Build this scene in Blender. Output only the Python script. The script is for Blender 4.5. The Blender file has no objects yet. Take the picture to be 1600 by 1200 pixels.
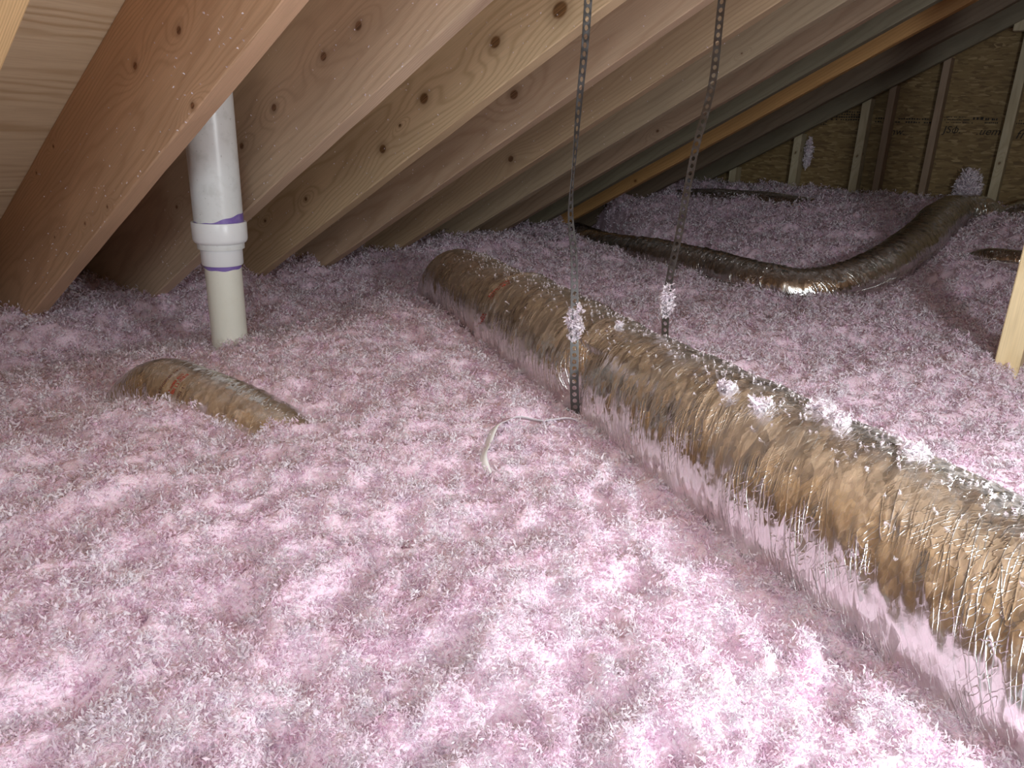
import bpy, bmesh, math, random
import numpy as np
from mathutils import Vector, Matrix

random.seed(7)
RNG = np.random.default_rng(11)
SC = bpy.context.scene
COL = SC.collection

# ------------------------------------------------------------------ camera
F_PX = 1164.0
def _n(v):
    v = np.array(v, float); return v / np.linalg.norm(v)
down = _n((690 - 800, 4000 - 600, F_PX))          # plumb direction seen from the camera
rv = _n((-405 - 800, 1055 - 600, F_PX))           # direction of the rafters, towards the eave
e_ = _n(rv - (rv @ down) * down)
R = np.array([np.cross(e_, -down), e_, -down])     # world <- camera (X along the ridge, Y to the eave, Z up)
CAM = np.array([0.0, 0.0, 0.5])
cam_d = bpy.data.cameras.new('camera')
cam = bpy.data.objects.new('camera', cam_d); COL.objects.link(cam)
cam_d.sensor_width = 36.0; cam_d.lens = F_PX / 1600 * 36.0
cam_d.clip_start = 0.02; cam_d.clip_end = 100
M = Matrix.Identity(4)
for i in range(3):
    M[i][0] = R[i, 0]; M[i][1] = -R[i, 1]; M[i][2] = -R[i, 2]; M[i][3] = CAM[i]
cam.matrix_world = M
SC.camera = cam

# ------------------------------------------------------------------ light
w = bpy.data.worlds.new('world'); SC.world = w; w.use_nodes = True
w.node_tree.nodes['Background'].inputs[0].default_value = (0.88, 0.95, 1.0, 1)
w.node_tree.nodes['Background'].inputs[1].default_value = 0.35
ld = bpy.data.lights.new('attic_bulb', 'POINT'); ld.energy = 38; ld.shadow_soft_size = 0.05
ld.color = (0.93, 0.97, 1.0)
lo = bpy.data.objects.new('attic_bulb', ld); COL.objects.link(lo); lo.location = (0.74, -0.42, 0.50)
hd = bpy.data.lights.new('added_rear_fill', 'AREA'); hd.energy = 10.0; hd.shape = 'RECTANGLE'; hd.size = 0.6; hd.size_y = 0.5
hd.color = (0.90, 0.96, 1.0)                        # fill light added behind the camera to brighten the left foreground
ho = bpy.data.objects.new('added_rear_fill', hd); COL.objects.link(ho); ho.location = (-.45, -.15, .95)
ho.rotation_euler = (Vector((.75, .75, .05)) - Vector(ho.location)).to_track_quat('-Z', 'Y').to_euler()
SC.view_settings.view_transform = 'Standard'; SC.view_settings.look = 'None'
SC.view_settings.gamma = 1.0; SC.view_settings.use_curve_mapping = False
SC.view_settings.exposure = 0.2

# ------------------------------------------------------------------ numpy noise
_P = RNG.permutation(256); _P = np.concatenate([_P, _P, _P])
_G = np.stack([np.cos(np.arange(256) * 2.399), np.sin(np.arange(256) * 2.399)], 1)
def noise2(x, y):
    x = np.asarray(x, float); y = np.asarray(y, float)
    xi = np.floor(x).astype(int); yi = np.floor(y).astype(int)
    xf = x - xi; yf = y - yi
    u = xf * xf * xf * (xf * (xf * 6 - 15) + 10); v = yf * yf * yf * (yf * (yf * 6 - 15) + 10)
    def gr(a, b):
        g = _G[_P[(_P[(xi + a) & 255] + yi + b) & 255]]
        return g[..., 0] * (xf - a) + g[..., 1] * (yf - b)
    n0 = gr(0, 0) * (1 - u) + gr(1, 0) * u
    n1 = gr(0, 1) * (1 - u) + gr(1, 1) * u
    return (n0 * (1 - v) + n1 * v) * 1.5
def fbm(x, y, o=3):
    s = 0; a = 1; 
    for i in range(o):
        s = s + a * noise2(x + 17.3 * i, y - 9.1 * i); x = x * 2.03; y = y * 2.03; a *= 0.5
    return s
def ridge(x, y): return 1 - np.abs(noise2(x, y)) * 2
def sstep(a, b, x):
    t = np.clip((np.asarray(x, float) - a) / (b - a), 0, 1); return t * t * (3 - 2 * t)

# ------------------------------------------------------------------ objects and tags
def tag(o, label=None, cat=None, group=None, kind=None):
    for k, v in (('label', label), ('category', cat), ('group', group), ('kind', kind)):
        if v: o[k] = v
    return o
def empty(name, loc=(0, 0, 0)):
    o = bpy.data.objects.new(name, None); COL.objects.link(o); o.location = loc
    o.empty_display_size = 0.05
    return o
def link(name, me, mats=(), parent=None):
    o = bpy.data.objects.new(name, me); COL.objects.link(o)
    for m in (mats if isinstance(mats, (list, tuple)) else [mats]): me.materials.append(m)
    if parent is not None:
        o.parent = parent
        o.matrix_parent_inverse = Matrix.Translation(-Vector(parent.location))
    return o
def np_mesh(name, V, Fc, smooth=True, uv=None, mat_idx=None):
    """mesh from numpy vertices and (n,k) faces"""
    me = bpy.data.meshes.new(name)
    V = np.asarray(V, np.float32); Fc = np.asarray(Fc, np.int32)
    k = Fc.shape[1]
    me.vertices.add(len(V)); me.vertices.foreach_set('co', V.ravel())
    me.loops.add(Fc.size); me.loops.foreach_set('vertex_index', Fc.ravel())
    me.polygons.add(len(Fc)); me.polygons.foreach_set('loop_start', np.arange(0, Fc.size, k, dtype=np.int32))
    me.polygons.foreach_set('use_smooth', np.full(len(Fc), bool(smooth)))
    if mat_idx is not None: me.polygons.foreach_set('material_index', np.asarray(mat_idx, np.int32))
    if uv is not None:
        l = me.uv_layers.new(name='UVMap'); l.data.foreach_set('uv', np.asarray(uv, np.float32)[Fc.ravel()].ravel())
    me.update(calc_edges=True); me.validate()
    return me

# ------------------------------------------------------------------ shader helpers
class NT:
    def __init__(s, name, kind='BSDF'):
        s.m = bpy.data.materials.new(name); s.m.use_nodes = True
        s.t = s.m.node_tree; s.n = s.t.nodes; s.b = s.n['Principled BSDF']; s.out = s.n['Material Output']
    def add(s, typ, **kw):
        nd = s.n.new(typ)
        for k, v in kw.items(): setattr(nd, k, v)
        return nd
    def set(s, sock, v):
        if hasattr(v, 'is_linked') or isinstance(v, bpy.types.NodeSocket): s.t.links.new(v, sock)
        elif v is not None: sock.default_value = v
    def math(s, op, a, b=None, c=None):
        nd = s.add('ShaderNodeMath', operation=op)
        for i, v in enumerate((a, b, c)):
            if v is not None: s.set(nd.inputs[i], v)
        return nd.outputs[0]
    def noise(s, vec, scale=1.0, detail=2.0, rough=0.5):
        nd = s.add('ShaderNodeTexNoise'); s.set(nd.inputs['Vector'], vec)
        nd.inputs['Scale'].default_value = scale; nd.inputs['Detail'].default_value = detail
        nd.inputs['Roughness'].default_value = rough
        return nd.outputs[0]
    def comb(s, x, y, z=0.0):
        nd = s.add('ShaderNodeCombineXYZ'); s.set(nd.inputs[0], x); s.set(nd.inputs[1], y); s.set(nd.inputs[2], z)
        return nd.outputs[0]
    def ramp(s, fac, pts):
        nd = s.add('ShaderNodeValToRGB'); s.set(nd.inputs[0], fac)
        cr = nd.color_ramp
        while len(cr.elements) < len(pts): cr.elements.new(0.5)
        for el, (p, c) in zip(cr.elements, pts): el.position = p; el.color = (*c, 1) if len(c) == 3 else c
        return nd.outputs[0]
    def mix(s, fac, a, b, blend='MIX'):
        nd = s.add('ShaderNodeMix', data_type='RGBA', blend_type=blend)
        s.set(nd.inputs[0], fac)
        for i, v in ((6, a), (7, b)):
            if isinstance(v, tuple): v = (*v, 1) if len(v) == 3 else v
            s.set(nd.inputs[i], v)
        return nd.outputs[2]
    def mapr(s, v, a, b, c=0.0, d=1.0):
        nd = s.add('ShaderNodeMapRange', interpolation_type='SMOOTHSTEP')
        s.set(nd.inputs[0], v)
        for i, q in ((1, a), (2, b), (3, c), (4, d)): nd.inputs[i].default_value = q
        return nd.outputs[0]
    def uv(s):
        nd = s.add('ShaderNodeUVMap'); sp = s.add('ShaderNodeSeparateXYZ'); s.t.links.new(nd.outputs[0], sp.inputs[0])
        return sp.outputs[0], sp.outputs[1]
    def bump(s, h, strength=0.3, dist=0.002):
        nd = s.add('ShaderNodeBump'); nd.inputs['Strength'].default_value = strength; nd.inputs['Distance'].default_value = dist
        s.set(nd.inputs['Height'], h); s.t.links.new(nd.outputs[0], s.b.inputs['Normal'])
        return nd

def wood(name, base, dark, knots=(), seed=0.0, curve=500.0, vc=0.12, contrast=0.42, rough=0.62):
    """sawn softwood: UV u runs along the board, v across it (metres); knots = [(u, v, radius)]"""
    n = NT(name); u, v = n.uv()
    us = n.math('ADD', u, seed * 3.7)
    warp = n.math('MULTIPLY', n.math('SUBTRACT', n.noise(n.comb(n.math('MULTIPLY', us, 1.7), n.math('MULTIPLY', v, 5.0), seed), 1.0, 2), 0.5), 0.07)
    wv = n.math('ADD', v, warp)
    dv = n.math('SUBTRACT', wv, vc)
    ph = n.math('MULTIPLY', n.math('MULTIPLY', dv, dv), curve)
    ph = n.math('ADD', ph, n.math('MULTIPLY', us, 3.2))
    ph = n.math('ADD', ph, n.math('MULTIPLY', n.noise(n.comb(n.math('MULTIPLY', us, 5.0), n.math('MULTIPLY', v, 22.0), seed + 4), 1.0, 2), 1.6))
    kmask = None; rim = None
    for (ku, kv, kr) in knots:
        du = n.math('SUBTRACT', u, ku); dvk = n.math('SUBTRACT', v, kv)
        a = n.math('MULTIPLY', du, 0.42)
        d2 = n.math('ADD', n.math('MULTIPLY', a, a), n.math('MULTIPLY', dvk, dvk))
        push = n.math('EXPONENT', n.math('MULTIPLY', d2, -1.0 / (2 * (2.2 * kr) ** 2)))
        ph = n.math('ADD', ph, n.math('MULTIPLY', push, 3.4))
        b_ = n.math('MULTIPLY', du, 0.8)
        dk = n.math('SQRT', n.math('ADD', n.math('MULTIPLY', b_, b_), n.math('MULTIPLY', dvk, dvk)))
        m_ = n.mapr(dk, kr * 0.98, kr * 0.6)
        r_ = n.mapr(dk, kr * 2.2, kr * 0.8)
        kmask = m_ if kmask is None else n.math('MAXIMUM', kmask, m_)
        rim = r_ if rim is None else n.math('MAXIMUM', rim, r_)
    sn = n.math('SINE', n.math('MULTIPLY', ph, 6.2832))
    line = n.math('POWER', n.math('MULTIPLY', n.math('ADD', sn, 1.0), 0.5), 3.0)
    fib = n.noise(n.comb(n.math('MULTIPLY', us, 9.0), n.math('MULTIPLY', v, 420.0), seed), 1.0, 3)
    blot = n.noise(n.comb(n.math('MULTIPLY', us, 2.2), n.math('MULTIPLY', v, 9.0), seed + 9), 1.0, 3)
    lite = tuple(min(1, c * 1.18) for c in base)
    c0 = n.mix(n.mapr(blot, 0.3, 0.7), base, lite)
    c1 = n.mix(n.math('MULTIPLY', line, contrast), c0, dark)
    c2 = n.mix(n.mapr(fib, 0.35, 0.75, 0.0, 0.30), c1, tuple(c * 0.62 for c in base))
    if kmask is not None:
        c2 = n.mix(n.math('MULTIPLY', rim, 0.35), c2, tuple(c * 0.55 for c in dark))
        kn = n.mix(n.mapr(fib, 0.4, 0.6), (dark[0] * .32, dark[1] * .26, dark[2] * .22), (dark[0] * .62, dark[1] * .5, dark[2] * .42))
        c2 = n.mix(kmask, c2, kn)
    n.set(n.b.inputs['Base Color'], c2)
    n.b.inputs['Roughness'].default_value = rough
    n.b.inputs['Specular IOR Level'].default_value = 0.28
    n.bump(n.math('ADD', n.math('MULTIPLY', fib, 0.6), n.math('MULTIPLY', line, 0.4)), 0.25, 0.0012)
    return n.m

def plain(name, col, rough=0.5, metal=0.0, spec=0.4):
    n = NT(name); n.b.inputs['Base Color'].default_value = (*col, 1)
    n.b.inputs['Roughness'].default_value = rough; n.b.inputs['Metallic'].default_value = metal
    n.b.inputs['Specular IOR Level'].default_value = spec
    return n

def plywood():
    n = NT('plywood'); u, v = n.uv()
    ob = n.add('ShaderNodeObjectInfo').outputs['Random']
    s = n.math('MULTIPLY', ob, 20.0)
    warp = n.noise(n.comb(n.math('MULTIPLY', u, 1.6), n.math('MULTIPLY', v, 7.0), s), 1.0, 3)
    ph = n.math('ADD', n.math('MULTIPLY', v, 26.0), n.math('MULTIPLY', warp, 5.5))
    ln = n.math('POWER', n.math('MULTIPLY', n.math('ADD', n.math('SINE', n.math('MULTIPLY', ph, 6.2832)), 1.0), 0.5), 1.6)
    amp = n.mapr(n.noise(n.comb(u, n.math('MULTIPLY', v, 5.0), s), 1.5, 2), 0.40, 0.62)
    fib = n.noise(n.comb(n.math('MULTIPLY', u, 14.0), n.math('MULTIPLY', v, 260.0), s), 1.0, 2)
    c = n.mix(n.math('MULTIPLY', ln, n.math('ADD', n.math('MULTIPLY', amp, 0.6), 0.12)), (0.74, 0.60, 0.40), (0.50, 0.34, 0.18))
    c = n.mix(n.mapr(fib, 0.4, 0.7, 0, 0.3), c, (0.54, 0.40, 0.24))
    n.set(n.b.inputs['Base Color'], c); n.b.inputs['Roughness'].default_value = 0.7
    n.bump(n.math('ADD', ln, fib), 0.2, 0.001)
    return n.m

def osb():
    n = NT('strand_board'); tc = n.add('ShaderNodeTexCoord').outputs['Object']
    def layer(rot, seed):
        mp = n.add('ShaderNodeMapping'); n.set(mp.inputs[0], tc)
        mp.inputs['Rotation'].default_value = (rot, 0, 0); mp.inputs['Location'].default_value = (seed, seed * 2, seed)
        mp.inputs['Scale'].default_value = (1, 26, 110)
        vo = n.add('ShaderNodeTexVoronoi'); n.set(vo.inputs['Vector'], mp.outputs[0]); vo.inputs['Scale'].default_value = 1.0
        sp = n.add('ShaderNodeSeparateColor'); n.t.links.new(vo.outputs['Color'], sp.inputs[0])
        return sp.outputs[0], sp.outputs[1]
    a, a2 = layer(0.25, 1.1); b, b2 = layer(-0.45, 5.3); c_, c2 = layer(1.2, 9.7)
    sel = n.mapr(a2, 0.45, 0.5); v = n.mix(sel, a, b)
    sel2 = n.mapr(b2, 0.7, 0.72); v = n.mix(sel2, v, c_)
    col = n.ramp(v, [(0.0, (0.12, 0.075, 0.026)), (0.35, (0.185, 0.122, 0.045)), (0.8, (0.22, 0.15, 0.06)), (1.0, (0.32, 0.235, 0.11))])  # strand tones lowered to stand in for weak light on the gable
    n.set(n.b.inputs['Base Color'], col); n.b.inputs['Roughness'].default_value = 0.7
    n.bump(v, 0.4, 0.002)
    return n.m

def foil(name='foil', tint=(0.86, 0.85, 0.83), rough=0.17, scale=1.0, b1=1.7, b2=0.7, top=0.0):
    """metallised film: flat little facets set at random tilts, long slanted creases and a fine crackle"""
    n = NT(name); u, v = n.uv()
    def facets(su, sv, shear, seed):
        p = n.comb(n.math('ADD', n.math('MULTIPLY', u, su), n.math('MULTIPLY', v, shear)), n.math('MULTIPLY', v, sv), seed)
        nz = n.add('ShaderNodeTexNoise'); n.set(nz.inputs['Vector'], p); nz.inputs['Scale'].default_value = 0.8
        sub = n.add('ShaderNodeVectorMath', operation='MULTIPLY_ADD'); n.set(sub.inputs[0], nz.outputs['Color']); sub.inputs[1].default_value = (0.22, 0.22, 0); n.set(sub.inputs[2], p)
        vo = n.add('ShaderNodeTexVoronoi', voronoi_dimensions='2D'); n.set(vo.inputs['Vector'], sub.outputs[0]); vo.inputs['Scale'].default_value = 1.0
        d = n.add('ShaderNodeVectorMath', operation='SUBTRACT'); n.set(d.inputs[0], sub.outputs[0]); n.set(d.inputs[1], vo.outputs['Position'])
        cc = n.add('ShaderNodeVectorMath', operation='SUBTRACT'); n.set(cc.inputs[0], vo.outputs['Color']); cc.inputs[1].default_value = (0.5, 0.5, 0.5)
        dt = n.add('ShaderNodeVectorMath', operation='DOT_PRODUCT'); n.set(dt.inputs[0], d.outputs[0]); n.set(dt.inputs[1], cc.outputs[0])
        return dt.outputs['Value']
    f1 = facets(80 * scale, 36 * scale, 24 * scale, 0.0)
    f2 = facets(210 * scale, 120 * scale, 60 * scale, 3.0)
    h = n.math('ADD', n.math('MULTIPLY', f1, b1), n.math('MULTIPLY', f2, b2 * 0.5))
    where = n.mapr(n.noise(n.comb(n.math('MULTIPLY', u, 13), n.math('MULTIPLY', v, 9), 5.0), 1.0, 2), .42, .62, .12, 1.0)
    for (su, sv, sh, amt, pw) in ((95, 12, 42, .26, 16.0), (45, 7, 24, .42, 22.0), (120, 50, -40, .20, 14.0)):
        nz = n.noise(n.comb(n.math('ADD', n.math('MULTIPLY', u, su * scale), n.math('MULTIPLY', v, sh * scale)), n.math('MULTIPLY', v, sv * scale), sv), 1.0, 1)
        rg = n.math('SUBTRACT', 1.0, n.math('ABSOLUTE', n.math('MULTIPLY', n.math('SUBTRACT', nz, 0.5), 3.0)))
        h = n.math('ADD', h, n.math('MULTIPLY', n.math('POWER', n.math('MAXIMUM', rg, 0.0), pw), n.math('MULTIPLY', where, amt)))
    n.b.inputs['Base Color'].default_value = (*tint, 1); n.b.inputs['Metallic'].default_value = 1.0
    dust = n.noise(n.comb(n.math('MULTIPLY', u, 9), n.math('MULTIPLY', v, 9), 2.0), 1.0, 4)
    n.set(n.b.inputs['Roughness'], n.mapr(dust, 0.35, 0.7, rough, rough + 0.16))
    n.bump(h, 0.6, 0.004)
    if top:                                            # settled wool dust along the top of the duct
        q = n.math('DIVIDE', n.math('SUBTRACT', v, top * 1.32), top * .50)
        m = n.math('EXPONENT', n.math('MULTIPLY', n.math('MULTIPLY', q, q), -1.0))
        m = n.math('MULTIPLY', m, n.mapr(n.noise(n.comb(n.math('MULTIPLY', u, 45), n.math('MULTIPLY', v, 45), 7.0), 1.0, 5, .7), .40, .72, .06, .50))
        df = n.add('ShaderNodeBsdfDiffuse'); df.inputs[0].default_value = (.62, .58, .57, 1)
        mx = n.add('ShaderNodeMixShader'); n.set(mx.inputs[0], m)
        n.t.links.new(n.b.outputs[0], mx.inputs[1]); n.t.links.new(df.outputs[0], mx.inputs[2]); n.t.links.new(mx.outputs[0], n.out.inputs[0])
    return n.m

def insulation_mat(name, pts, trans=0.3, bumpy=True):
    n = NT(name)
    g = n.add('ShaderNodeNewGeometry')
    tc = n.add('ShaderNodeTexCoord').outputs['Object']
    dye = n.noise(tc, 26, 3, 0.6)                      # the pink binder is spread unevenly
    fac = n.math('ADD', n.math('MULTIPLY', g.outputs['Random Per Island'], .5), n.math('MULTIPLY', n.mapr(dye, .38, .62), .5))
    col = n.ramp(fac, pts)
    if bumpy:
        tc = n.add('ShaderNodeTexCoord').outputs['Object']
        nz = n.noise(tc, 260, 4, 0.7)
        col = n.mix(n.mapr(nz, 0.35, 0.65), pts[0][1], pts[-1][1])
        n.bump(nz, 0.8, 0.004)
    n.set(n.b.inputs['Base Color'], col)
    n.b.inputs['Roughness'].default_value = 0.9; n.b.inputs['Specular IOR Level'].default_value = 0.1
    if trans:
        tr = n.add('ShaderNodeBsdfTranslucent'); n.set(tr.inputs[0], col)
        mx = n.add('ShaderNodeMixShader'); mx.inputs[0].default_value = trans
        n.t.links.new(n.b.outputs[0], mx.inputs[1]); n.t.links.new(tr.outputs[0], mx.inputs[2])
        n.t.links.new(mx.outputs[0], n.out.inputs[0])
    return n.m

PLY = plywood(); OSB = osb()
FLAKE = insulation_mat('glass_wool_flakes', [(0.0, (0.885, 0.63, 0.775)), (0.3, (0.925, 0.785, 0.88)), (0.65, (0.95, 0.89, 0.95)), (1.0, (0.97, 0.955, 0.985))], 0.42, False)
WOOL = insulation_mat('glass_wool', [(0.0, (0.88, 0.63, 0.765)), (1.0, (0.94, 0.80, 0.89))], 0.0, True)
FLUFF = insulation_mat('white_glass_wool', [(0.0, (0.93, 0.82, 0.90)), (1.0, (0.97, 0.94, 0.97))], 0.35, False)

# ------------------------------------------------------------------ roof framing
SL = math.radians(29.09); Y0 = 2.3                 # rafter undersides meet z = 0 at y = Y0
T = np.array([0, -math.cos(SL), math.sin(SL)]); N = np.array([0, math.sin(SL), math.cos(SL)])
DEPTH = 0.277; U_RIDGE = 4.05; U_EAVE = -0.85
def roof_pt(x, u, v): return np.array([x, Y0, 0]) + T * u + N * v
def zroof(y): return (Y0 - y) * math.tan(SL)

def board(name, x0, x1, u0, u1, v0, v1, mat, parent=None, wobble=0.0012, rnd=0.003, seed=0, flip=False):
    """a sawn board lying along the roof slope: eased edges, several stations so that the arrises wander a little"""
    r = random.Random(seed); n = max(2, int((u1 - u0) / 0.12))
    prof = [(x0 + rnd, v0), (x1 - rnd, v0), (x1, v0 + rnd), (x1, v1), (x0, v1), (x0, v0 + rnd)]
    k = len(prof); V = []; 
    for i in range(n + 1):
        u = u0 + (u1 - u0) * i / n
        for (x, v) in prof:
            p = roof_pt(x + r.uniform(-wobble, wobble), u, v + r.uniform(-wobble, wobble))
            V.append(p)
    V = np.array(V)
    if flip: V = V * np.array([1, -1, 1]) + np.array([0, 2 * (Y0 - U_RIDGE * math.cos(SL)), 0])
    bm = bmesh.new(); bv = [bm.verts.new(p) for p in V]; uvl = bm.loops.layers.uv.new('UVMap')
    def face(ids, fn):
        f = bm.faces.new([bv[i] for i in ids])
        for l, i in zip(f.loops, ids): l[uvl].uv = fn(i)
        return f
    for i in range(n):
        for j in range(k):
            a, b = i * k + j, i * k + (j + 1) % k
            c, d = a + k, b + k
            side = j in (2, 4, 5, 1)
            def fn(q, side=side, j=j):
                uu = u0 + (u1 - u0) * (q // k) / n; x, v = prof[q % k]
                return (uu, v - v0) if side else (uu, 0.6 + (x - x0) + 0.2 * (j == 3))
            face((a, b, d, c), fn)
    for i in (0, n):
        face([i * k + j for j in range(k)], lambda q: (prof[q % k][0] * 3, 5 + prof[q % k][1] * 0.2))
    bmesh.ops.recalc_face_normals(bm, faces=bm.faces)
    me = bpy.data.meshes.new(name); bm.to_mesh(me); bm.free()
    return link(name, me, mat, parent)

RAFT = [  # near x, far x, base colour, grain colour, knots (u, v, r), curve, centre of the grain, label
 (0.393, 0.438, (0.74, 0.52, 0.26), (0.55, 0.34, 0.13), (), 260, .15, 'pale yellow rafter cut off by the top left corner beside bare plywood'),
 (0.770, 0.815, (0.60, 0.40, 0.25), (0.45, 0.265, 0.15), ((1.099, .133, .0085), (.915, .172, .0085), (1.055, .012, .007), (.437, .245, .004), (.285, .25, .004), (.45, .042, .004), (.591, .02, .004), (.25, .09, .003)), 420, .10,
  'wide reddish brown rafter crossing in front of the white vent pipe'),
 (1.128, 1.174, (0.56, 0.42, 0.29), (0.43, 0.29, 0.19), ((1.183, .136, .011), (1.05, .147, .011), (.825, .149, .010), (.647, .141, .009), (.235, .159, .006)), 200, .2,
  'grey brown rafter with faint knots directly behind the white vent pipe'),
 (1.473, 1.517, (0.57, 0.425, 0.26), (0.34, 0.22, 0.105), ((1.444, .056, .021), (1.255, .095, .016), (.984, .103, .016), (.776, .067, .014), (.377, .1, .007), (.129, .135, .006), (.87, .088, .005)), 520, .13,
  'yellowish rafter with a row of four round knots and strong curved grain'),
 (1.770, 1.814, (0.49, 0.35, 0.235), (0.37, 0.235, 0.145), ((1.05, .094, .015), (1.33, .12, .004)), 260, .05,  # this and the next three: base darkened to mimic light falling off
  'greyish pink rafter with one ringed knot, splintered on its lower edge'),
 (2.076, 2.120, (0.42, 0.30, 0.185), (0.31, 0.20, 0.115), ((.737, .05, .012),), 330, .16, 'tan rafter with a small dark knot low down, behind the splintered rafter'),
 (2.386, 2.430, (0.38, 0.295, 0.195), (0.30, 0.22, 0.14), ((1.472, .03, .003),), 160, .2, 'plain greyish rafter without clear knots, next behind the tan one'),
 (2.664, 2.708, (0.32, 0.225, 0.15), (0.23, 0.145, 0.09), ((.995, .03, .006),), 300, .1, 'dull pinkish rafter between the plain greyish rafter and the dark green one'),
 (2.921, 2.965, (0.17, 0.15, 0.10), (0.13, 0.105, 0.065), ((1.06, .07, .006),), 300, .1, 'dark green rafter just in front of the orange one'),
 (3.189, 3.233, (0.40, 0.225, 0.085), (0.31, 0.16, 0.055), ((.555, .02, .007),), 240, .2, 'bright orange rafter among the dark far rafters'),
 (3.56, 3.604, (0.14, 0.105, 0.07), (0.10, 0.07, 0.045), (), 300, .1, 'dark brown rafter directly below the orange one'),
]
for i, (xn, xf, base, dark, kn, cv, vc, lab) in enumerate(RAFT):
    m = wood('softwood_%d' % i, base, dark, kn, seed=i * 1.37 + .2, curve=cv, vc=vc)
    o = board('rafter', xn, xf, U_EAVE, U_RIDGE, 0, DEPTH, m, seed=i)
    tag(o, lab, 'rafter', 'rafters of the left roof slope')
GREEN = wood('grey_softwood', (0.16, 0.14, 0.095), (0.12, 0.10, 0.06), (), 3.3, 250, .05)  # colour lowered as well, so the far gable looks dimly lit
tag(board('gable_rafter', 3.99, 4.03, U_EAVE, U_RIDGE, 0.0, 0.10, GREEN, seed=31), 'thin grey green sloping board resting on the gable studs', 'rafter')
tag(board('gable_plate', 4.03, 4.12, U_EAVE, U_RIDGE, 0.02, 0.16, GREEN, seed=32), 'grey sloping top plate against the strand board gable wall', 'beam')

# roof deck: plywood sheets as children of the ceiling
ceiling = tag(empty('ceiling', (1.8, 0.6, 1.2)), kind='structure')
def panel(x0, x1, u0, u1, flip=False, mat=PLY, name='plywood_panel'):
    o = board(name, x0, x1, u0, u1, DEPTH + .001, DEPTH + .015, mat, ceiling, wobble=0.0, rnd=0.001, seed=int(x0 * 10 + u0 * 7), flip=flip)
    me = o.data; uvl = me.uv_layers[0].data
    for p in me.polygons:
        for li in p.loop_indices:
            co = me.vertices[me.loops[li].vertex_index].co
            y = co[1] if not flip else 2 * (Y0 - U_RIDGE * math.cos(SL)) - co[1]
            uvl[li].uv = (co[0], (Y0 - y) / math.cos(SL))
    return o
for flip in (False, True):
    u = U_EAVE; row = 0
    while u < U_RIDGE - 0.02:
        u2 = min(u + 0.98, U_RIDGE + (0.14 if u + .98 > U_RIDGE else 0))
        xs = [-2.5, -1.11, 0.79, 2.69, 4.2] if row % 2 == 0 else [-2.5, -.4, 1.5, 3.2, 4.2]
        for a, b in zip(xs[:-1], xs[1:]): panel(a + .0015, b - .0015, u + .0015, u2 - .0015, flip)
        u = u + 0.98; row += 1
OPP = wood('softwood_opposite', (0.60, 0.41, 0.22), (0.42, 0.25, 0.11), (), 8.8, 300, .15)
for x in (-2.05, -1.7, -1.35, -1.0, -.65, -.3, .05):   # beyond the frame, still part of the same roof
    board('rafter', x, x + .045, U_EAVE, U_RIDGE, 0, DEPTH, OPP, ceiling, seed=50)
src = None
for i, x in enumerate((-2.05, -1.7, -1.35, -1.0, -.65, -0.3, .05, .4, .77, 1.13, 1.47, 1.77, 2.08, 2.39, 2.66, 2.92, 3.19, 3.56)):
    if src is None: o = src = board('rafter', 0, 0.045, U_EAVE, U_RIDGE, 0, DEPTH, OPP, ceiling, seed=77, flip=True)
    else: o = src.copy(); COL.objects.link(o)
    o.location.x = x

# ------------------------------------------------------------------ floor and gable wall
def box_mesh(name, lo, hi, bev=0.0015, uvaxis=2):
    bm = bmesh.new(); bmesh.ops.create_cube(bm, size=1)
    lo = Vector(lo); hi = Vector(hi)
    for v in bm.verts: v.co = Vector([(lo[i] + hi[i]) / 2 + v.co[i] * (hi[i] - lo[i]) for i in range(3)])
    if bev: bmesh.ops.bevel(bm, geom=list(bm.edges), offset=bev, segments=1, affect='EDGES')
    uvl = bm.loops.layers.uv.new('UVMap')
    oth = [a for a in range(3) if a != uvaxis]
    for f in bm.faces:
        nrm = f.normal; ax = max(oth, key=lambda a: -abs(nrm[a]))
        for l in f.loops: l[uvl].uv = (l.vert.co[uvaxis], l.vert.co[ax] - lo[ax])
    me = bpy.data.meshes.new(name); bm.to_mesh(me); bm.free(); return me

FLOORM = plain('drywall_back', (0.45, 0.42, 0.38), 0.9).m
fl = link('floor', box_mesh('floor', (-2.5, -5.6, -.36), (4.3, 3.2, -.33), 0), FLOORM); tag(fl, kind='structure')

wall_far = tag(empty('wall_far', (4.15, 0, 0)), kind='structure')
ridge_y = Y0 - U_RIDGE * math.cos(SL)
def osb_panel(y0, y1):
    """a sheet of the gable between two y values, cut to the slope"""
    bm = bmesh.new(); ring = []
    ys = [y0] + ([ridge_y] if y0 < ridge_y < y1 else []) + [y1]
    top = [(y, (zroof(y) if y > ridge_y else zroof(2 * ridge_y - y)) + .33) for y in ys]
    prof = [(y0, -.33), (y1, -.33)] + top[::-1]
    for x in (4.12, 4.132): ring.append([bm.verts.new((x, y, z)) for y, z in prof])
    bm.faces.new(ring[0]); bm.faces.new(ring[1][::-1])
    k = len(prof)
    for j in range(k): bm.faces.new((ring[0][j], ring[1][j], ring[1][(j + 1) % k], ring[0][(j + 1) % k]))
    bmesh.ops.recalc_face_normals(bm, faces=bm.faces)
    me = bpy.data.meshes.new('osb_panel'); bm.to_mesh(me); bm.free()
    return link('osb_panel', me, OSB, wall_far)
osb_panel(1.388, 2.9); PAN = osb_panel(0.172, 1.386); osb_panel(-1.068, 0.170); osb_panel(-2.29, -1.070); osb_panel(-4.6, -2.292)

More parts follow.
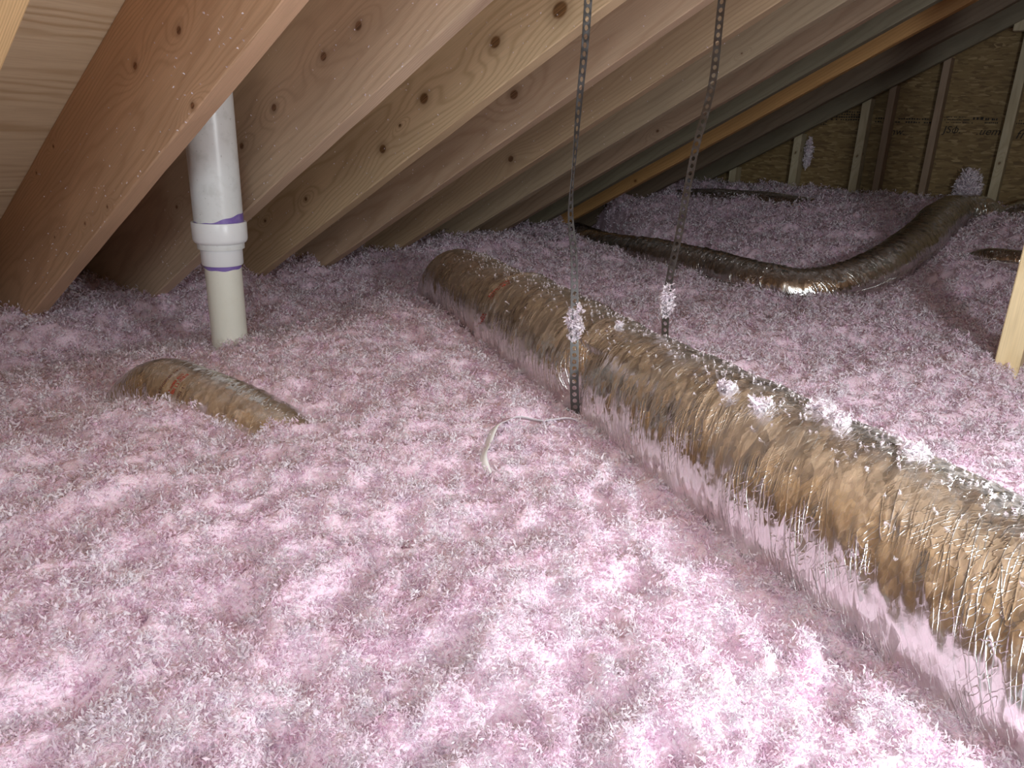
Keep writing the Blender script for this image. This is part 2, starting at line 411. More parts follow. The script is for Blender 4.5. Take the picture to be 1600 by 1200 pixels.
STUDM = wood('stud_pine', (0.42, 0.37, 0.25), (0.32, 0.26, 0.15), ((.42, .02, .006), (.1, .018, .005)), 1.9, 700, .02)  # stud colour lowered to imitate the weak light at the far wall
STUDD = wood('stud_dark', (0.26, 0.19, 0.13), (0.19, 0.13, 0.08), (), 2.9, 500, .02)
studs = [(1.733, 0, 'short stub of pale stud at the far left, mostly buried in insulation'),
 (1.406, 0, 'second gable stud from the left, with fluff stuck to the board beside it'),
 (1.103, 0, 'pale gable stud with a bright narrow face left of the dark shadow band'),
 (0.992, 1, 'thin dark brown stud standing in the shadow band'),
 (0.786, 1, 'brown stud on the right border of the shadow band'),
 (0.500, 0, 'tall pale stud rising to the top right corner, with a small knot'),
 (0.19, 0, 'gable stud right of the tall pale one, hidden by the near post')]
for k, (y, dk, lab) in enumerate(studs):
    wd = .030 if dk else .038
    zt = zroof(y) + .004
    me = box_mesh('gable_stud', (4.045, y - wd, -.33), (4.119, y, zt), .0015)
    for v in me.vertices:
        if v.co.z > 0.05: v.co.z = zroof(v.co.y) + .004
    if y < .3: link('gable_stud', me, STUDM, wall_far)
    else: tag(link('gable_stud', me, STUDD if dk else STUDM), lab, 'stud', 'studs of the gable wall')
for k in range(4):
    y = -.12 - .31 * k
    link('gable_stud', box_mesh('gable_stud', (4.045, y - .038, -.33), (4.119, y, zroof(max(y, ridge_y)) - .02)), STUDM, wall_far)
tag(link('blocking', box_mesh('blocking', (4.0, .46, .955), (4.044, .54, 1.0), .002), STUDM), 'short pale wood block at the head of the tall gable stud', 'block')

# near post at the right border
POSTM = wood('post_pine', (0.74, 0.60, 0.36), (0.60, 0.44, 0.22), ((.305, .022, .006), (.70, .05, .006)), 5.1, 420, .02, 0.4)
me = box_mesh('post', (1.975, .106, -.33), (2.105, .155, 1.0), .002)
for v in me.vertices:
    if v.co.z > 0.5: v.co.z = zroof(v.co.y) - .002
tag(link('post', me, POSTM), 'pale lumber post at the right border, standing in the insulation', 'post')

# ------------------------------------------------------------------ ducts: centre lines
DD = _n((.488, .873, 0)); PP = np.array([DD[1], -DD[0], 0])
RHO = .125; CZ = .0375; PA = .715
def catmull(pts, n):
    pts = np.array(pts, float); P = np.concatenate([[2 * pts[0] - pts[1]], pts, [2 * pts[-1] - pts[-2]]])
    out = []
    for i in range(len(pts) - 1):
        p0, p1, p2, p3 = P[i:i + 4]
        m = max(2, int(np.linalg.norm(p2 - p1) * 400))
        for t in np.linspace(0, 1, m, endpoint=False):
            out.append(.5 * ((2 * p1) + (-p0 + p2) * t + (2 * p0 - 5 * p1 + 4 * p2 - p3) * t * t + (-p0 + 3 * p1 - 3 * p2 + p3) * t ** 3))
    out.append(pts[-1]); out = np.array(out)
    d = np.concatenate([[0], np.cumsum(np.linalg.norm(np.diff(out, axis=0), axis=1))])
    s = np.linspace(0, d[-1], n)
    return np.stack([np.interp(s, d, out[:, i]) for i in range(3)], 1), s

class Duct:
    def __init__(self, pts, rad, n_s, n_t, disp, radf=None):
        self.c, self.s = catmull(pts, n_s)
        t = np.gradient(self.c, axis=0); t /= np.linalg.norm(t, axis=1)[:, None]
        side = np.cross(t, [0, 0, 1.0]); 
        for i in range(len(side)):
            if np.linalg.norm(side[i]) < .25 and i: side[i] = side[i - 1]
        side /= np.linalg.norm(side, axis=1)[:, None]
        self.side = side; self.up = np.cross(side, t)
        self.rad = rad; self.nt = n_t; self.disp = disp; self.radf = radf
    def surf(self, s, th, lift=0.0):
        """points on the wrinkled skin; th = 0 on the right, 90 on top, seen along the duct"""
        s = np.asarray(s, float); th = np.asarray(th, float)
        g = lambda A: np.stack([np.interp(s, self.s, A[:, i]) for i in range(3)], -1)
        c, a, b = g(self.c), g(self.side), g(self.up)
        r = self.rad * (self.radf(s, th) if self.radf else 1.0) + self.disp(s, th * self.rad) + lift
        return c + (np.cos(th) * r)[..., None] * a + (np.sin(th) * r)[..., None] * b
    def build(self, name, mat, parent=None):
        th = np.linspace(0, 2 * math.pi, self.nt, endpoint=False)
        S, TH = np.meshgrid(self.s, th, indexing='ij')
        V = self.surf(S, TH).reshape(-1, 3)
        n, k = len(self.s), self.nt
        i, j = np.meshgrid(np.arange(n - 1), np.arange(k), indexing='ij'); j2 = (j + 1) % k
        Fc = np.stack([i * k + j, i * k + j2, (i + 1) * k + j2, (i + 1) * k + j], -1).reshape(-1, 4)[:, ::-1]
        uv = np.stack([S, TH * self.rad], -1).reshape(-1, 2)
        return link(name, np_mesh(name, V, Fc, True, uv), mat, parent)

def crinkle(amp, seed, slant=.5, f=1.0):
    def d(s, a):
        x = s + slant * a
        mod = .45 + .55 * sstep(-.3, .5, noise2(s * 7 * f + seed, a * 6 * f))
        r1 = np.maximum(0, ridge(x * 34 * f + seed, a * 9 * f + seed) - .35) * .9
        r2 = np.maximum(0, ridge(x * 85 * f - seed, a * 20 * f + 3) - .45) * .45
        r3 = np.abs(noise2(s * 60 * f + 9, a * 60 * f + seed)) * .35
        lo = noise2(s * 9 * f + seed, a * 7 * f) * .9
        return amp * ((r1 + r2 + r3) * mod + lo)
    return d

S_STRAP = 1.17; S_COLL = 1.675
def main_rad(s, th):
    s = s + MAIN_S0
    up = np.sin(th)
    pinch = .20 * np.exp(-((s - S_STRAP) / .045) ** 2) * (.25 + .75 * np.clip(np.cos(th + .0), -1, 1) ** 2) * (up < .75) \
          + .05 * np.exp(-((s - S_STRAP) / .03) ** 2)
    step = -.085 * sstep(S_COLL + .004, S_COLL + .016, s) + .035 * np.exp(-((s - S_COLL) / .012) ** 2)
    tail = 1 - .25 * sstep(2.15, 2.42, s)
    return (1 - pinch + step) * tail
MAIN_S0 = 0.0
def axis(s, z=CZ, p=PA): return PP * p + DD * s + np.array([0, 0, z])
main_pts = [axis(-.45), axis(0), axis(.4), axis(.8), axis(1.17, CZ - .004), axis(1.5), axis(1.8), axis(2.10, CZ + .0), axis(2.28, CZ - .03), axis(2.40, CZ - .12), axis(2.45, CZ - .25)]
MAIN_S0 = -.45
main = Duct(main_pts, RHO, 620, 210, crinkle(.0042, 3.1), main_rad)
small_pts = [(.655, 1.60, -.24), (.662, 1.535, -.10), (.672, 1.43, -.03), (.68, 1.30, -.025), (.69, 1.16, -.032), (.70, 1.05, -.052), (.705, .95, -.10), (.71, .80, -.20)]
small = Duct(small_pts, .072, 220, 120, crinkle(.0028, 7.7))
back_pts = [(3.5, 2.35, -.06), (3.0, 1.85, -.02), (2.80, 1.50, .010), (2.70, 1.20, .010), (2.60, .95, .005), (2.62, .76, .008), (2.82, .645, .055), (3.2, .59, .13), (3.52, .585, .19), (3.78, .57, .21), (3.9, .49, .20), (3.93, .40, .10), (3.93, .36, -.05)]
back = Duct(back_pts, .078, 420, 110, lambda s, a: crinkle(.0042, 12.2, .15)(s, a) + .0022 * np.cos((s + a * .04) * 2 * math.pi / .022))
far_pts = [(3.98, 2.3, .14), (3.75, 1.95, .16), (3.68, 1.62, .19), (3.70, 1.3, .19), (3.82, 1.05, .15), (3.9, .9, .08)]
far = Duct(far_pts, .055, 200, 70, crinkle(.003, 21.0, .1))
stub = Duct([(3.22, .46, .02), (3.15, .38, .10), (3.08, .28, .125), (3.03, .05, .12), (3.05, -.25, .08)], .036, 120, 60, crinkle(.0025, 31.0, .1))
end_ = Duct([(3.98, .42, .12), (3.93, .36, .21), (3.86, .22, .245), (3.84, -.05, .22), (3.86, -.4, .16)], .055, 120, 60, crinkle(.003, 41.0, .1))
HIDDEN = ((back, .078), (far, .055), (stub, .036), (end_, .055))

# ------------------------------------------------------------------ blown insulation
def seg_dist(x, y, c):
    """horizontal distance to a polyline and its height there (coarse)"""
    c = c[::6]; best = np.full(x.shape, 9.0); bz = np.zeros(x.shape)
    for p in c:
        d = np.hypot(x - p[0], y - p[1]); m = d < best
        best = np.where(m, d, best); bz = np.where(m, p[2], bz)
    return best, bz
def g0(x, y):
    g = .235 * sstep(2.45, 4.05, x)
    g = g - .075 * sstep(1.3, 1.8, y - .25 * (x - .9)) * (1 - sstep(1.5, 2.3, x)) - .05 * sstep(1.7, 2.1, y) * (1 - sstep(1.0, 1.4, x)) + .055 * sstep(2.05, 2.45, y) * (1 - sstep(1.3, 2.4, x)) 
    g = g + .045 * np.exp(-(((x - 2.35) / .38) ** 2 + ((y - 1.95) / .45) ** 2))
    return g
def ground(x, y, fine=True):
    h = g0(x, y)
    h = h + .018 * fbm(x * 3.1 + 5, y * 3.1, 2)
    b = 1 - np.abs(noise2(x * 13 + 3, y * 13 + 8)) * 2
    h = h + .022 * (b - .4) + .016 * noise2(x * 7.3, y * 7.3 + 4)
    if fine:
        h = h + .010 * (1 - 2 * np.abs(noise2(x * 34, y * 34))) + .004 * noise2(x * 90, y * 90)
    # level beside the main duct, hollow under it
    p = .873 * x - .488 * y; s = .488 * x + .873 * y
    k = np.exp(-((p - (PA - .12)) / .06) ** 2) * (s < 2.4)
    h = h * (1 - .6 * k) + .6 * k * g0(x, y)
    inside = (1 - sstep(RHO * .55, RHO * .95, np.abs(p - PA))) * (1 - sstep(2.3, 2.45, s))
    h = h - inside * .12
    return h
ax_x = np.concatenate([np.arange(-2.4, -.5, .06), np.arange(-.5, .2, .02), np.arange(.2, 1.6, .008), np.arange(1.6, 2.6, .012), np.arange(2.6, 4.14, .018), [4.13]])
ax_y = np.concatenate([np.arange(-3.4, -.5, .06), np.arange(-.5, -.1, .016), np.arange(-.1, 1.6, .009), np.arange(1.6, 3.1, .016)])
X, Y = np.meshgrid(ax_x, ax_y, indexing='ij')
def trough(x, y, h):
    for dct, r in HIDDEN + ((small, .072),):
        d, z = seg_dist(x, y, dct.c)
        h = h - (1 - sstep(r * .5, r * .95, d)) * np.maximum(0, h - (z - r * .6)) * sstep(.0, .02, z + r - h)
    d, z = seg_dist(x, y, back.c)
    h = h - np.exp(-(np.maximum(0, d - .06) / .07) ** 2) * np.maximum(0, h - (z - .045)) * .95
    return h
Z = trough(X, Y, ground(X, Y))
nx, ny = X.shape
i, j = np.meshgrid(np.arange(nx - 1), np.arange(ny - 1), indexing='ij')
Fq = np.stack([i * ny + j, (i + 1) * ny + j, (i + 1) * ny + j + 1, i * ny + j + 1], -1).reshape(-1, 4)
gv = np.stack([X, Y, Z], -1).reshape(-1, 3)

def flakes(cx, cy, cz, nrm, rad, per, size, rng, up_bias=.35, wid=.3):
    """kinked flakes set round tuft centres; returns vertices (n*4) and quads (n)"""
    n = len(cx) * per
    c = np.repeat(np.stack([cx, cy, cz], 1), per, 0); rad = np.repeat(rad, per); size = np.repeat(size, per) * rng.uniform(.55, 1.5, n)
    d = rng.normal(size=(n, 3)); d /= np.linalg.norm(d, axis=1)[:, None]
    d = d + nrm * up_bias * 2; d /= np.linalg.norm(d, axis=1)[:, None]
    pos = c + d * (rad * rng.uniform(.25, 1, n))[:, None]
    a = d + rng.normal(size=(n, 3)) * .75; a /= np.linalg.norm(a, axis=1)[:, None]
    b = np.cross(a, rng.normal(size=(n, 3))); b /= np.linalg.norm(b, axis=1)[:, None]
    q = np.cross(a, b)
    L = size[:, None]; W = (size * wid * rng.uniform(.6, 1.3, n))[:, None]
    k1 = rng.normal(0, .28, (n, 1)) * L; k2 = rng.normal(0, .5, (n, 1)) * L
    P0 = pos - a * L * .5; P1 = pos + q * k1; P2 = pos + a * L * .45 + q * k2
    V = np.stack([P0, P1 - b * W * .6, P2, P1 + b * W * .6], 1).reshape(-1, 3)
    Fc = (np.arange(n) * 4)[:, None] + np.array([[0, 1, 2, 3]])
    return V, Fc
NT_ = 80000
r_ = (math.sqrt(.28) + (math.sqrt(4.6) - math.sqrt(.28)) * RNG.random(NT_)) ** 2
az = math.radians(38.4) + RNG.uniform(-math.radians(50), math.radians(47), NT_)
tx, ty = r_ * np.cos(az), r_ * np.sin(az)
ok = (tx < 4.1) & (ty < 2.95) & (tx > -.4); tx, ty, r_ = tx[ok], ty[ok], r_[ok]
p = .873 * tx - .488 * ty; s = .488 * tx + .873 * ty
ok = ~((np.abs(p - PA) < RHO * .86) & (s < 2.33)); 
for dct, r in HIDDEN + ((small, .072),):
    d, z = seg_dist(tx, ty, dct.c)
    gz = ground(tx, ty)
    ok &= ~((d < r * .97) & (gz < z + np.sqrt(np.maximum(0, r * r - d * d)) + .004) & (gz > z - r * .9))
tx, ty, r_ = tx[ok], ty[ok], r_[ok]
tz = trough(tx, ty, ground(tx, ty))
rad = np.clip(.0075 + .0042 * r_, .0075, .021) * RNG.uniform(.6, 1.4, len(tx))
size = np.clip(.0034 + .0026 * r_, .004, .012)
VF, FF = flakes(tx, ty, tz + rad * .15, np.array([0, 0, 1.0]), rad, 11, size, RNG)
# flakes that would stick into a duct are left out
cen = VF.reshape(-1, 4, 3).mean(1)
pc = .873 * cen[:, 0] - .488 * cen[:, 1]
bad = (np.hypot(pc - PA, cen[:, 2] - CZ) < RHO * 1.0) & (.488 * cen[:, 0] + .873 * cen[:, 1] < 2.3)
d, z = seg_dist(cen[:, 0], cen[:, 1], small.c); bad |= (np.hypot(d, cen[:, 2] - z) < .072)
d, z = seg_dist(cen[:, 0], cen[:, 1], back.c); bad |= (np.hypot(d, cen[:, 2] - z) < .080)
keep = ~bad; nk = keep.sum()
VF = VF.reshape(-1, 4, 3)[keep].reshape(-1, 3)
FF = (np.arange(nk) * 4)[:, None] + np.array([[0, 1, 2, 3]])
allV = np.concatenate([gv, VF]); allF = np.concatenate([Fq, FF + len(gv)])
mi = np.concatenate([np.zeros(len(Fq)), np.ones(len(FF))])
ins = link('blown_insulation', np_mesh('blown_insulation', allV, allF, True, None, mi), [WOOL, FLAKE])
tag(ins, 'loose fluffy pink glass wool covering the whole attic floor', 'insulation', kind='stuff')

# ------------------------------------------------------------------ build ducts
FOIL = foil(top=RHO); FOILS = foil('foil_small', top=.072); FOILD = foil('foil_far', (0.80, 0.80, 0.76), .14, .8, top=.06)
main_o = main.build('flexible_duct', FOIL); tag(main_o, 'big crinkled silver foil duct running from lower right to the middle', 'duct')
small_o = small.build('flexible_duct', FOILS); tag(small_o, 'short stretch of foil duct half buried left, below the white pipe', 'duct')
back_o = back.build('flexible_duct', FOILD); tag(back_o, 'dark bent foil duct lying in a hollow behind the strapped duct', 'duct')
far_o = far.build('flexible_duct', FOILD); tag(far_o, 'thin dark foil duct nearly buried along the gable wall', 'duct')

tag(stub.build('flexible_duct', FOILD), 'thin dark duct half hidden behind the post at the right border', 'duct')
tag(end_.build('flexible_duct', FOILD), 'dark duct end by the gable wall just beyond the top of the post', 'duct')
# red and black print on the foil: short strokes laid on the skin
RED = plain('red_print', (0.42, 0.05, 0.03), .6).m; INK = plain('dark_print', (0.16, 0.07, 0.05), .6).m
def strokes(name, dct, rows, mat, parent, seed):
    """rows = [(s0, th0, s1, th1, height, count)]: rows of illegible letter strokes on the duct skin"""
    r = random.Random(seed); V = []; Fc = []
    for (s0, t0, s1, t1, h, cnt) in rows:
        for q in range(cnt):
            if r.random() < .16: continue
            a = (q + .1) / cnt; b = (q + r.uniform(.5, .9)) / cnt
            for (hh0, hh1) in ((0, r.uniform(.3, .5)), (r.uniform(.55, .65), 1)):
                ss = [s0 + (s1 - s0) * k for k in (a, b, b, a)]; tt = [t0 + (t1 - t0) * k for k in (a, b, b, a)]
                hs = [hh0 * h, hh0 * h, hh1 * h, hh1 * h]
                P = dct.surf(np.array([x + y for x, y in zip(ss, hs)]), np.radians(tt), .0009)
                o = len(V); V += list(P); Fc.append((o, o + 1, o + 2, o + 3))
    return tag(link(name, np_mesh(name, np.array(V), np.array(Fc), False), mat, parent), kind='stuff')
o_ = -MAIN_S0
strokes('printed_marking', main, [(1.648 + o_, 142, 1.652 + o_, 112, .007, 12), (1.634 + o_, 143, 1.638 + o_, 114, .006, 14), (1.632 + o_, 172, 1.612 + o_, 158, .008, 6), (1.648 + o_, 174, 1.628 + o_, 160, .007, 6)], RED, main_o, 3)
def small_s(y): return float(np.interp(-y, -small.c[:, 1], small.s))
s1 = small_s(1.30)
strokes('printed_marking', small, [(s1, 36, s1 - .004, 74, .0075, 16), (s1 - .011, 38, s1 - .015, 72, .006, 14)], RED, small_o, 5)
strokes('printed_line', small, [(s1 - .036, 30, s1 - .040, 82, .005, 20), (s1 + .022, 30, s1 + .018, 52, .005, 9)], INK, small_o, 6)

# ------------------------------------------------------------------ vent pipe
def lathe(name, prof, seg=64):
    """prof: [(r, z)] from bottom to top, smooth round the axis, sharp along it"""
    a = np.linspace(0, 2 * math.pi, seg, endpoint=False); V = []; 
    for r, z in prof: V += [(r * math.cos(t), r * math.sin(t), z) for t in a]
    n = len(prof)
    Fc = [(i * seg + j, i * seg + (j + 1) % seg, (i + 1) * seg + (j + 1) % seg, (i + 1) * seg + j) for i in range(n - 1) for j in range(seg)]
    me = np_mesh(name, np.array(V), np.array(Fc), True)
    bm = bmesh.new(); bm.from_mesh(me)
    for e in bm.edges:
        if len(e.link_faces) == 2 and e.calc_face_angle(0) > .6: e.smooth = False
    bm.to_mesh(me); bm.free(); return me
def pvc(name, col, dust, dcol):
    n = NT(name); tc = n.add('ShaderNodeTexCoord').outputs['Object']
    a = n.noise(tc, 28, 4, .65); b = n.noise(tc, 120, 3, .6)
    c = n.mix(n.mapr(a, .48, .75, 0, dust), col, dcol)
    c = n.mix(n.mapr(b, .66, .74, 0, dust), c, tuple(x * .5 for x in dcol))
    n.set(n.b.inputs['Base Color'], c); n.b.inputs['Roughness'].default_value = .32
    n.b.inputs['Specular IOR Level'].default_value = .5
    return n.m
pipe = tag(empty('vent_pipe', (.994, 1.717, 0)), 'white plastic vent pipe with a thicker coupling, rising behind the brown rafter', 'pipe')
def at_pipe(o): o.parent = pipe; o.matrix_parent_inverse = Matrix(); return o
PV1 = pvc('pvc_dusty', (.74, .77, .76), .55, (.55, .57, .54)); PV2 = pvc('pvc_white', (.84, .87, .88), .10, (.7, .7, .68)); PV3 = pvc('pvc_cream', (.76, .77, .68), .15, (.62, .6, .5))
PRIM = pvc('purple_primer', (.20, .13, .42), .5, (.38, .32, .55))
at_pipe(link('upper_pipe', lathe('upper_pipe', [(.055, .20), (.0575, .2601), (.0575, 1.0)]), PV1))
cp = at_pipe(link('reducer_coupling', lathe('reducer_coupling', [(.0445, .160), (.0475, .1595), (.0492, .162), (.0496, .206), (.051, .210), (.0600, .2155), (.0628, .2195), (.0640, .225), (.0645, .262), (.0635, .2645), (.0585, .2645), (.058, .258)]), PV2))
cp['label'] = 'bright white reducing coupling'
at_pipe(link('lower_pipe', lathe('lower_pipe', [(.0438, -.33), (.0438, .165)]), PV3))
def primer(name, r, zlo, zhi):
    a = np.linspace(0, 2 * math.pi, 72, endpoint=False)
    V = [(r * math.cos(t), r * math.sin(t), zlo(t)) for t in a] + [(r * math.cos(t), r * math.sin(t), zhi(t)) for t in a]
    Fc = [(j, (j + 1) % 72, 72 + (j + 1) % 72, 72 + j) for j in range(72)]
    return at_pipe(link(name, np_mesh(name, np.array(V), np.array(Fc), True), PRIM))
# camera looks at the pipe along azimuth 60 deg; right side of it is azimuth -30
cr = lambda t: math.cos(t - math.radians(-32))
primer('purple_primer_band', .05785, lambda t: .258, lambda t: .2655 + .016 * max(0, cr(t) + .35) + .0012 * math.sin(9 * t))
primer('purple_primer_band', .04412, lambda t: .1535 - .0045 * max(0, math.cos(t - math.radians(236))) + .001 * math.sin(7 * t), lambda t: .163)

# ------------------------------------------------------------------ perforated hanger straps
GALV = plain('galvanised_steel', (0.17, 0.17, 0.165), .45, 1.0)
_t = GALV.add('ShaderNodeTexCoord').outputs['Object']; GALV.set(GALV.b.inputs['Roughness'], GALV.mapr(GALV.noise(_t, 90, 3), .35, .7, .40, .60)); GALV = GALV.m
def strap(name, pts, width, ang, pitch=.0125, hole=.27):
    """ribbon with punched round holes along a 3-D path; ang(f) = yaw of its width direction along the way"""
    c, s = catmull(pts, 400); L = s[-1]; nseg = int(L / pitch)
    V = []; Fc = []
    def P(d, x, off):
        p = np.array([np.interp(d, s, c[:, i]) for i in range(3)]); a = ang(d / L)
        wv = np.array([math.cos(a), math.sin(a), 0]); nv = np.array([-math.sin(a), math.cos(a), 0])
        return p + wv * x * width + nv * off
    sq = [(-.5, -.5), (0, -.5), (.5, -.5), (.5, 0), (.5, .5), (0, .5), (-.5, .5), (-.5, 0)]
    for k in range(nseg):
        d0 = (k + .5) * pitch
        base = len(V)
        for off in (-.0004, .0004):
            for (a, b) in sq: V.append(P(d0 + b * pitch, a, off))
            for (a, b) in sq:
                q = math.hypot(a, b); V.append(P(d0 + b / q * hole * width, a / q * hole, off))
        for j in range(8):
            j2 = (j + 1) % 8
            Fc.append((base + j, base + j2, base + 8 + j2, base + 8 + j))
            Fc.append((base + 16 + j2, base + 16 + j, base + 24 + j, base + 24 + j2))
            Fc.append((base + 8 + j, base + 8 + j2, base + 24 + j2, base + 24 + j))
        for j in (2, 3, 6, 7):
            j2 = (j + 1) % 8
            Fc.append((base + j2, base + j, base + 16 + j, base + 16 + j2))
    return link(name, np_mesh(name, np.array(V), np.array(Fc), False), GALV)
VA = math.radians(38.4)                               # azimuth the camera faces; ribbons squarely seen run along VA-90
s1p = [(1.094, .702, -.05), (1.086, .706, .0), (1.082, .711, .06), (1.080, .714, .129), (1.077, .717, .206), (1.073, .722, .296), (1.067, .730, .371), (1.068, .728, .475), (1.070, .727, .544), (1.072, .723, .639), (1.074, .721, .80), (1.08, .71, zroof(.71) + .02)]
def ang1(f): return VA - math.pi / 2 + math.radians(np.interp(f, [0, .25, .42, .50, .60, .8, 1], [-10, 25, 48, 72, 52, 35, 25]))
tag(strap('hanger_strap', s1p, .0165, ang1), 'perforated metal strap hanging at the near side of the big duct', 'strap', 'perforated hanger straps')
s2p = [(1.26, .60, .06), (1.254, .622, .12), (1.252, .627, .168), (1.251, .627, .241), (1.257, .619, .336), (1.265, .610, .469), (1.276, .596, .584), (1.276, .595, .712), (1.277, .59, zroof(.59) + .02)]
def ang2(f): return VA - math.pi / 2 + math.radians(np.interp(f, [0, 1], [-40, -52]))
tag(strap('hanger_strap', s2p, .0150, ang2), 'perforated metal strap hanging at the rear side of the big duct', 'strap', 'perforated hanger straps')

# ------------------------------------------------------------------ tufts of wool
def tuft(center, size, n, label, seed, stretch=(1, 1, 1), fl=.007, group=None):
    rng = np.random.default_rng(seed)
    d = rng.normal(size=(n, 3)); d /= np.linalg.norm(d, axis=1)[:, None]
    q = d * (rng.random(n) ** .5)[:, None] * size * np.array(stretch)
    V, Fc = flakes(q[:, 0], q[:, 1], q[:, 2], np.array([0, 0, 0.0]), np.full(n, size * .25), 5, np.full(n, fl), rng, 0, .35)
    o = link('wool_tuft', np_mesh('wool_tuft', V, Fc, True), FLUFF); o.location = center
    return tag(o, label, 'tuft', group)
tuft((1.077, .715, .178), .017, 170, 'white wool tuft clinging to the nearer strap over the duct', 1, (.95, .95, 2.0))
tuft((1.251, .627, .205), .014, 150, 'white wool tuft clinging to the rear strap behind the duct', 2, (.95, .95, 2.3))
def on_main(s, th, lift=.004): return main.surf(np.array([s - MAIN_S0]), np.array([math.radians(th)]), lift)[0]
spots = [(.818, 110, .012, 'round white tuft on the duct top, upper left of the star shaped one'), (.750, 108.5, .017, 'star shaped white tuft in the middle of the duct top'),
         (.701, 82, .020, 'white tuft on the rear edge of the duct, right of the star shaped one'), (.655, 90, .016, 'white tuft on the duct ridge just below the rear edge tuft'),
         (.55, 86, .015, 'white tuft farthest down right on the duct ridge'), (1.18, 96, .006, 'tiny white tuft on the duct between the two straps')]
for k, (s_, th_, sz, lab) in enumerate(spots):
    tuft(on_main(s_, th_), sz, int(30 + sz * 2200), lab, 20 + k, (1, 1, .45), .0075, 'wool tufts lying on the big duct')

# loose specks stuck on rafters and duct: nobody could count them
V = []; 
rng = np.random.default_rng(5); C_ = []
for k, (xn, xf, *_r) in enumerate(RAFT[1:7]):
    m = 150 - 14 * k
    u = rng.uniform(.0, 1.5, m) ** 1.0; v = rng.beta(1, 1.6, m) * .26
    for a, b in zip(u, v): C_.append(roof_pt(xn - .001, a, b))
for k in range(900):
    s_ = rng.uniform(.35, 2.1); th_ = rng.normal(82, 20)
    C_.append(on_main(s_, th_, .0012))
C_ = np.array(C_)
V, Fc = flakes(C_[:, 0], C_[:, 1], C_[:, 2], np.array([0, 0, 0.0]), np.full(len(C_), .0012), 4, np.full(len(C_), .0034), rng, 0, .35)
tag(link('wool_specks', np_mesh('wool_specks', V, Fc, True), FLUFF), 'tiny white wool specks stuck to the rafters and the duct top', 'specks', kind='stuff')
# fluff caught on the gable board beside the second stud, and the pile at the tall stud
tuft((4.085, 1.335, .43), .03, 260, 'lilac patch of wool stuck beside the second gable stud', 40, (.5, .8, 2.6), .011)
tuft((4.0, .575, .285), .06, 900, 'rounded heap of wool against the tall gable stud', 41, (.6, .95, 1.9), .013)

# ------------------------------------------------------------------ white plastic strip on the wool
FILM = plain('white_film', (.80, .80, .80), .35).m
wp = [(.780, .655), (.800, .685), (.845, .715), (.890, .738), (.925, .746), (.960, .742), (.990, .712), (1.012, .672), (1.022, .64)]
wz = [float(ground(np.array(a), np.array(b))) for a, b in wp]
pts = [(a, b, z + .019 + (-.014 if k in (0, len(wp) - 1) else 0)) for k, ((a, b), z) in enumerate(zip(wp, wz))]
c, s = catmull(pts, 60); t = np.gradient(c, axis=0); t /= np.linalg.norm(t, axis=1)[:, None]
sd = np.cross(t, [0, 0, 1]); sd /= np.linalg.norm(sd, axis=1)[:, None]
wd = .0095 * (np.sin(np.linspace(.25, math.pi - .25, 60)) ** .5)[:, None]
q = sd * .8 + np.array([0, 0, .6]); hgt = np.array([0, 0, .0006])
V = np.concatenate([c - q * wd, c + np.array([0, 0, .001]), c + q * wd, c + q * wd - hgt, c - hgt, c - q * wd - hgt])
Fc = []
for i in range(59):
    for j in range(6): Fc.append((j * 60 + i, j * 60 + i + 1, ((j + 1) % 6) * 60 + i + 1, ((j + 1) % 6) * 60 + i))
tag(link('plastic_strip', np_mesh('plastic_strip', V, np.array(Fc), True), FILM), 'curved whitish plastic strip lying on the wool left of the duct', 'strip')

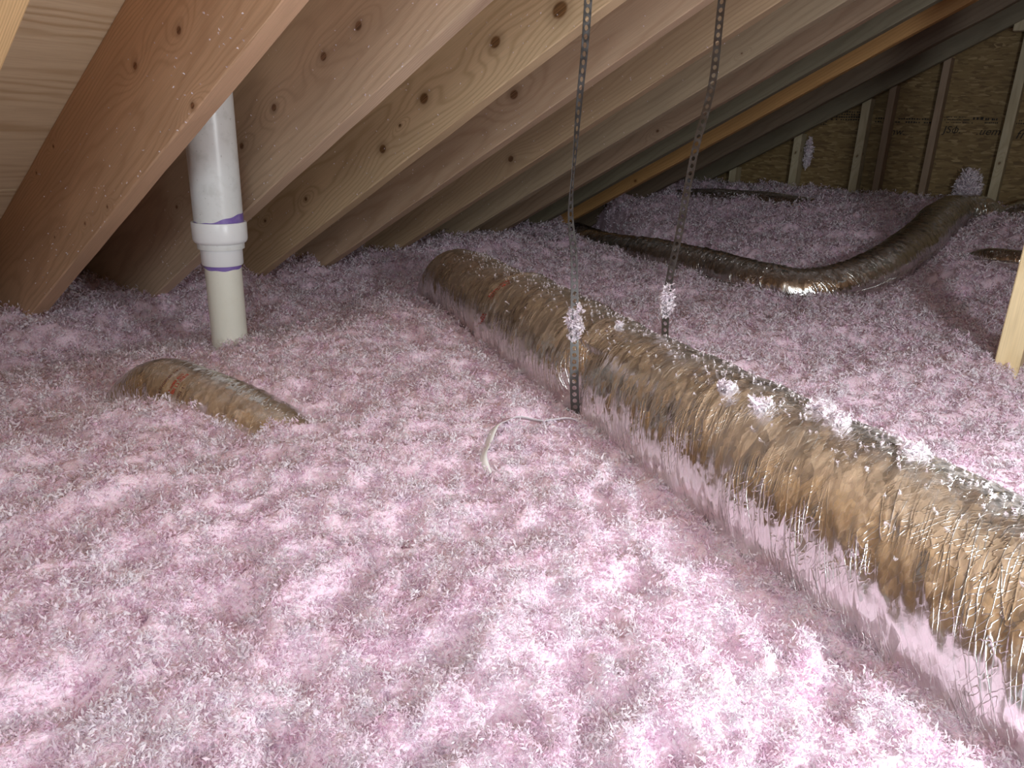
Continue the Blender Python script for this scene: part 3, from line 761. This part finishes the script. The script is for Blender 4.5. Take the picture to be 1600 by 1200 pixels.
# ------------------------------------------------------------------ stamps printed on the gable board
BLACK = plain('black_stamp', (.015, .014, .012), .8).m
def stamp(txt, y, z, size, parent, shear=0.0, name='stamp'):
    cu = bpy.data.curves.new(name, 'FONT'); cu.body = txt; cu.size = size; cu.shear = shear; cu.extrude = 0.0002; cu.space_character = 1.05
    o = bpy.data.objects.new(name, cu); COL.objects.link(o); cu.materials.append(BLACK)
    o.matrix_world = Matrix(((0, 0, -1, 4.1195), (-1, 0, 0, y), (0, 1, 0, z), (0, 0, 0, 1)))
    mw = o.matrix_world.copy(); o.parent = parent; o.matrix_parent_inverse = Matrix.Translation(-Vector(parent.location))
    o.matrix_world = mw
    return o
def dashes(y0, y1, z, h, cnt, parent, seed):
    r = random.Random(seed); V = []; Fc = []
    for k in range(cnt):
        if r.random() < .15: continue
        a = y0 + (y1 - y0) * (k + .08) / cnt; b = y0 + (y1 - y0) * (k + r.uniform(.55, .92)) / cnt; hh = h * r.uniform(.6, 1)
        o = len(V); V += [(4.1194, a, z), (4.1194, b, z), (4.1194, b, z + hh), (4.1194, a, z + hh)]; Fc.append((o, o + 1, o + 2, o + 3))
    return tag(link('stamped_line', np_mesh('stamped_line', np.array(V), np.array(Fc), False), BLACK, parent), kind='stuff')
stamp('JS\u0444.', .745, .545, .044, PAN, .15)
stamp('.uem', .610, .540, .046, PAN, .3)
stamp('fi-.', .455, .528, .056, PAN, .3)
dashes(.75, .66, .612, .006, 14, PAN, 1); dashes(.75, .645, .600, .006, 16, PAN, 2); dashes(.74, .63, .588, .005, 16, PAN, 3)
dashes(.635, .59, .604, .014, 3, PAN, 4); dashes(.585, .535, .602, .011, 6, PAN, 5); dashes(.585, .53, .589, .007, 7, PAN, 6)
dashes(.47, .40, .600, .008, 9, PAN, 7); dashes(.47, .40, .588, .008, 9, PAN, 8)
for q in range(4): dashes(1.262, 1.12, .628 - .012 * q, .008, 12, PAN, 20 + q)
for q in range(3): dashes(1.37, 1.276, .592 - .012 * q, .007, 9, PAN, 30 + q)
dashes(1.05, .80, .60, .008, 22, PAN, 41); dashes(1.05, .80, .585, .008, 22, PAN, 42)
stamp('mw.', .985, .53, .045, PAN, .2)
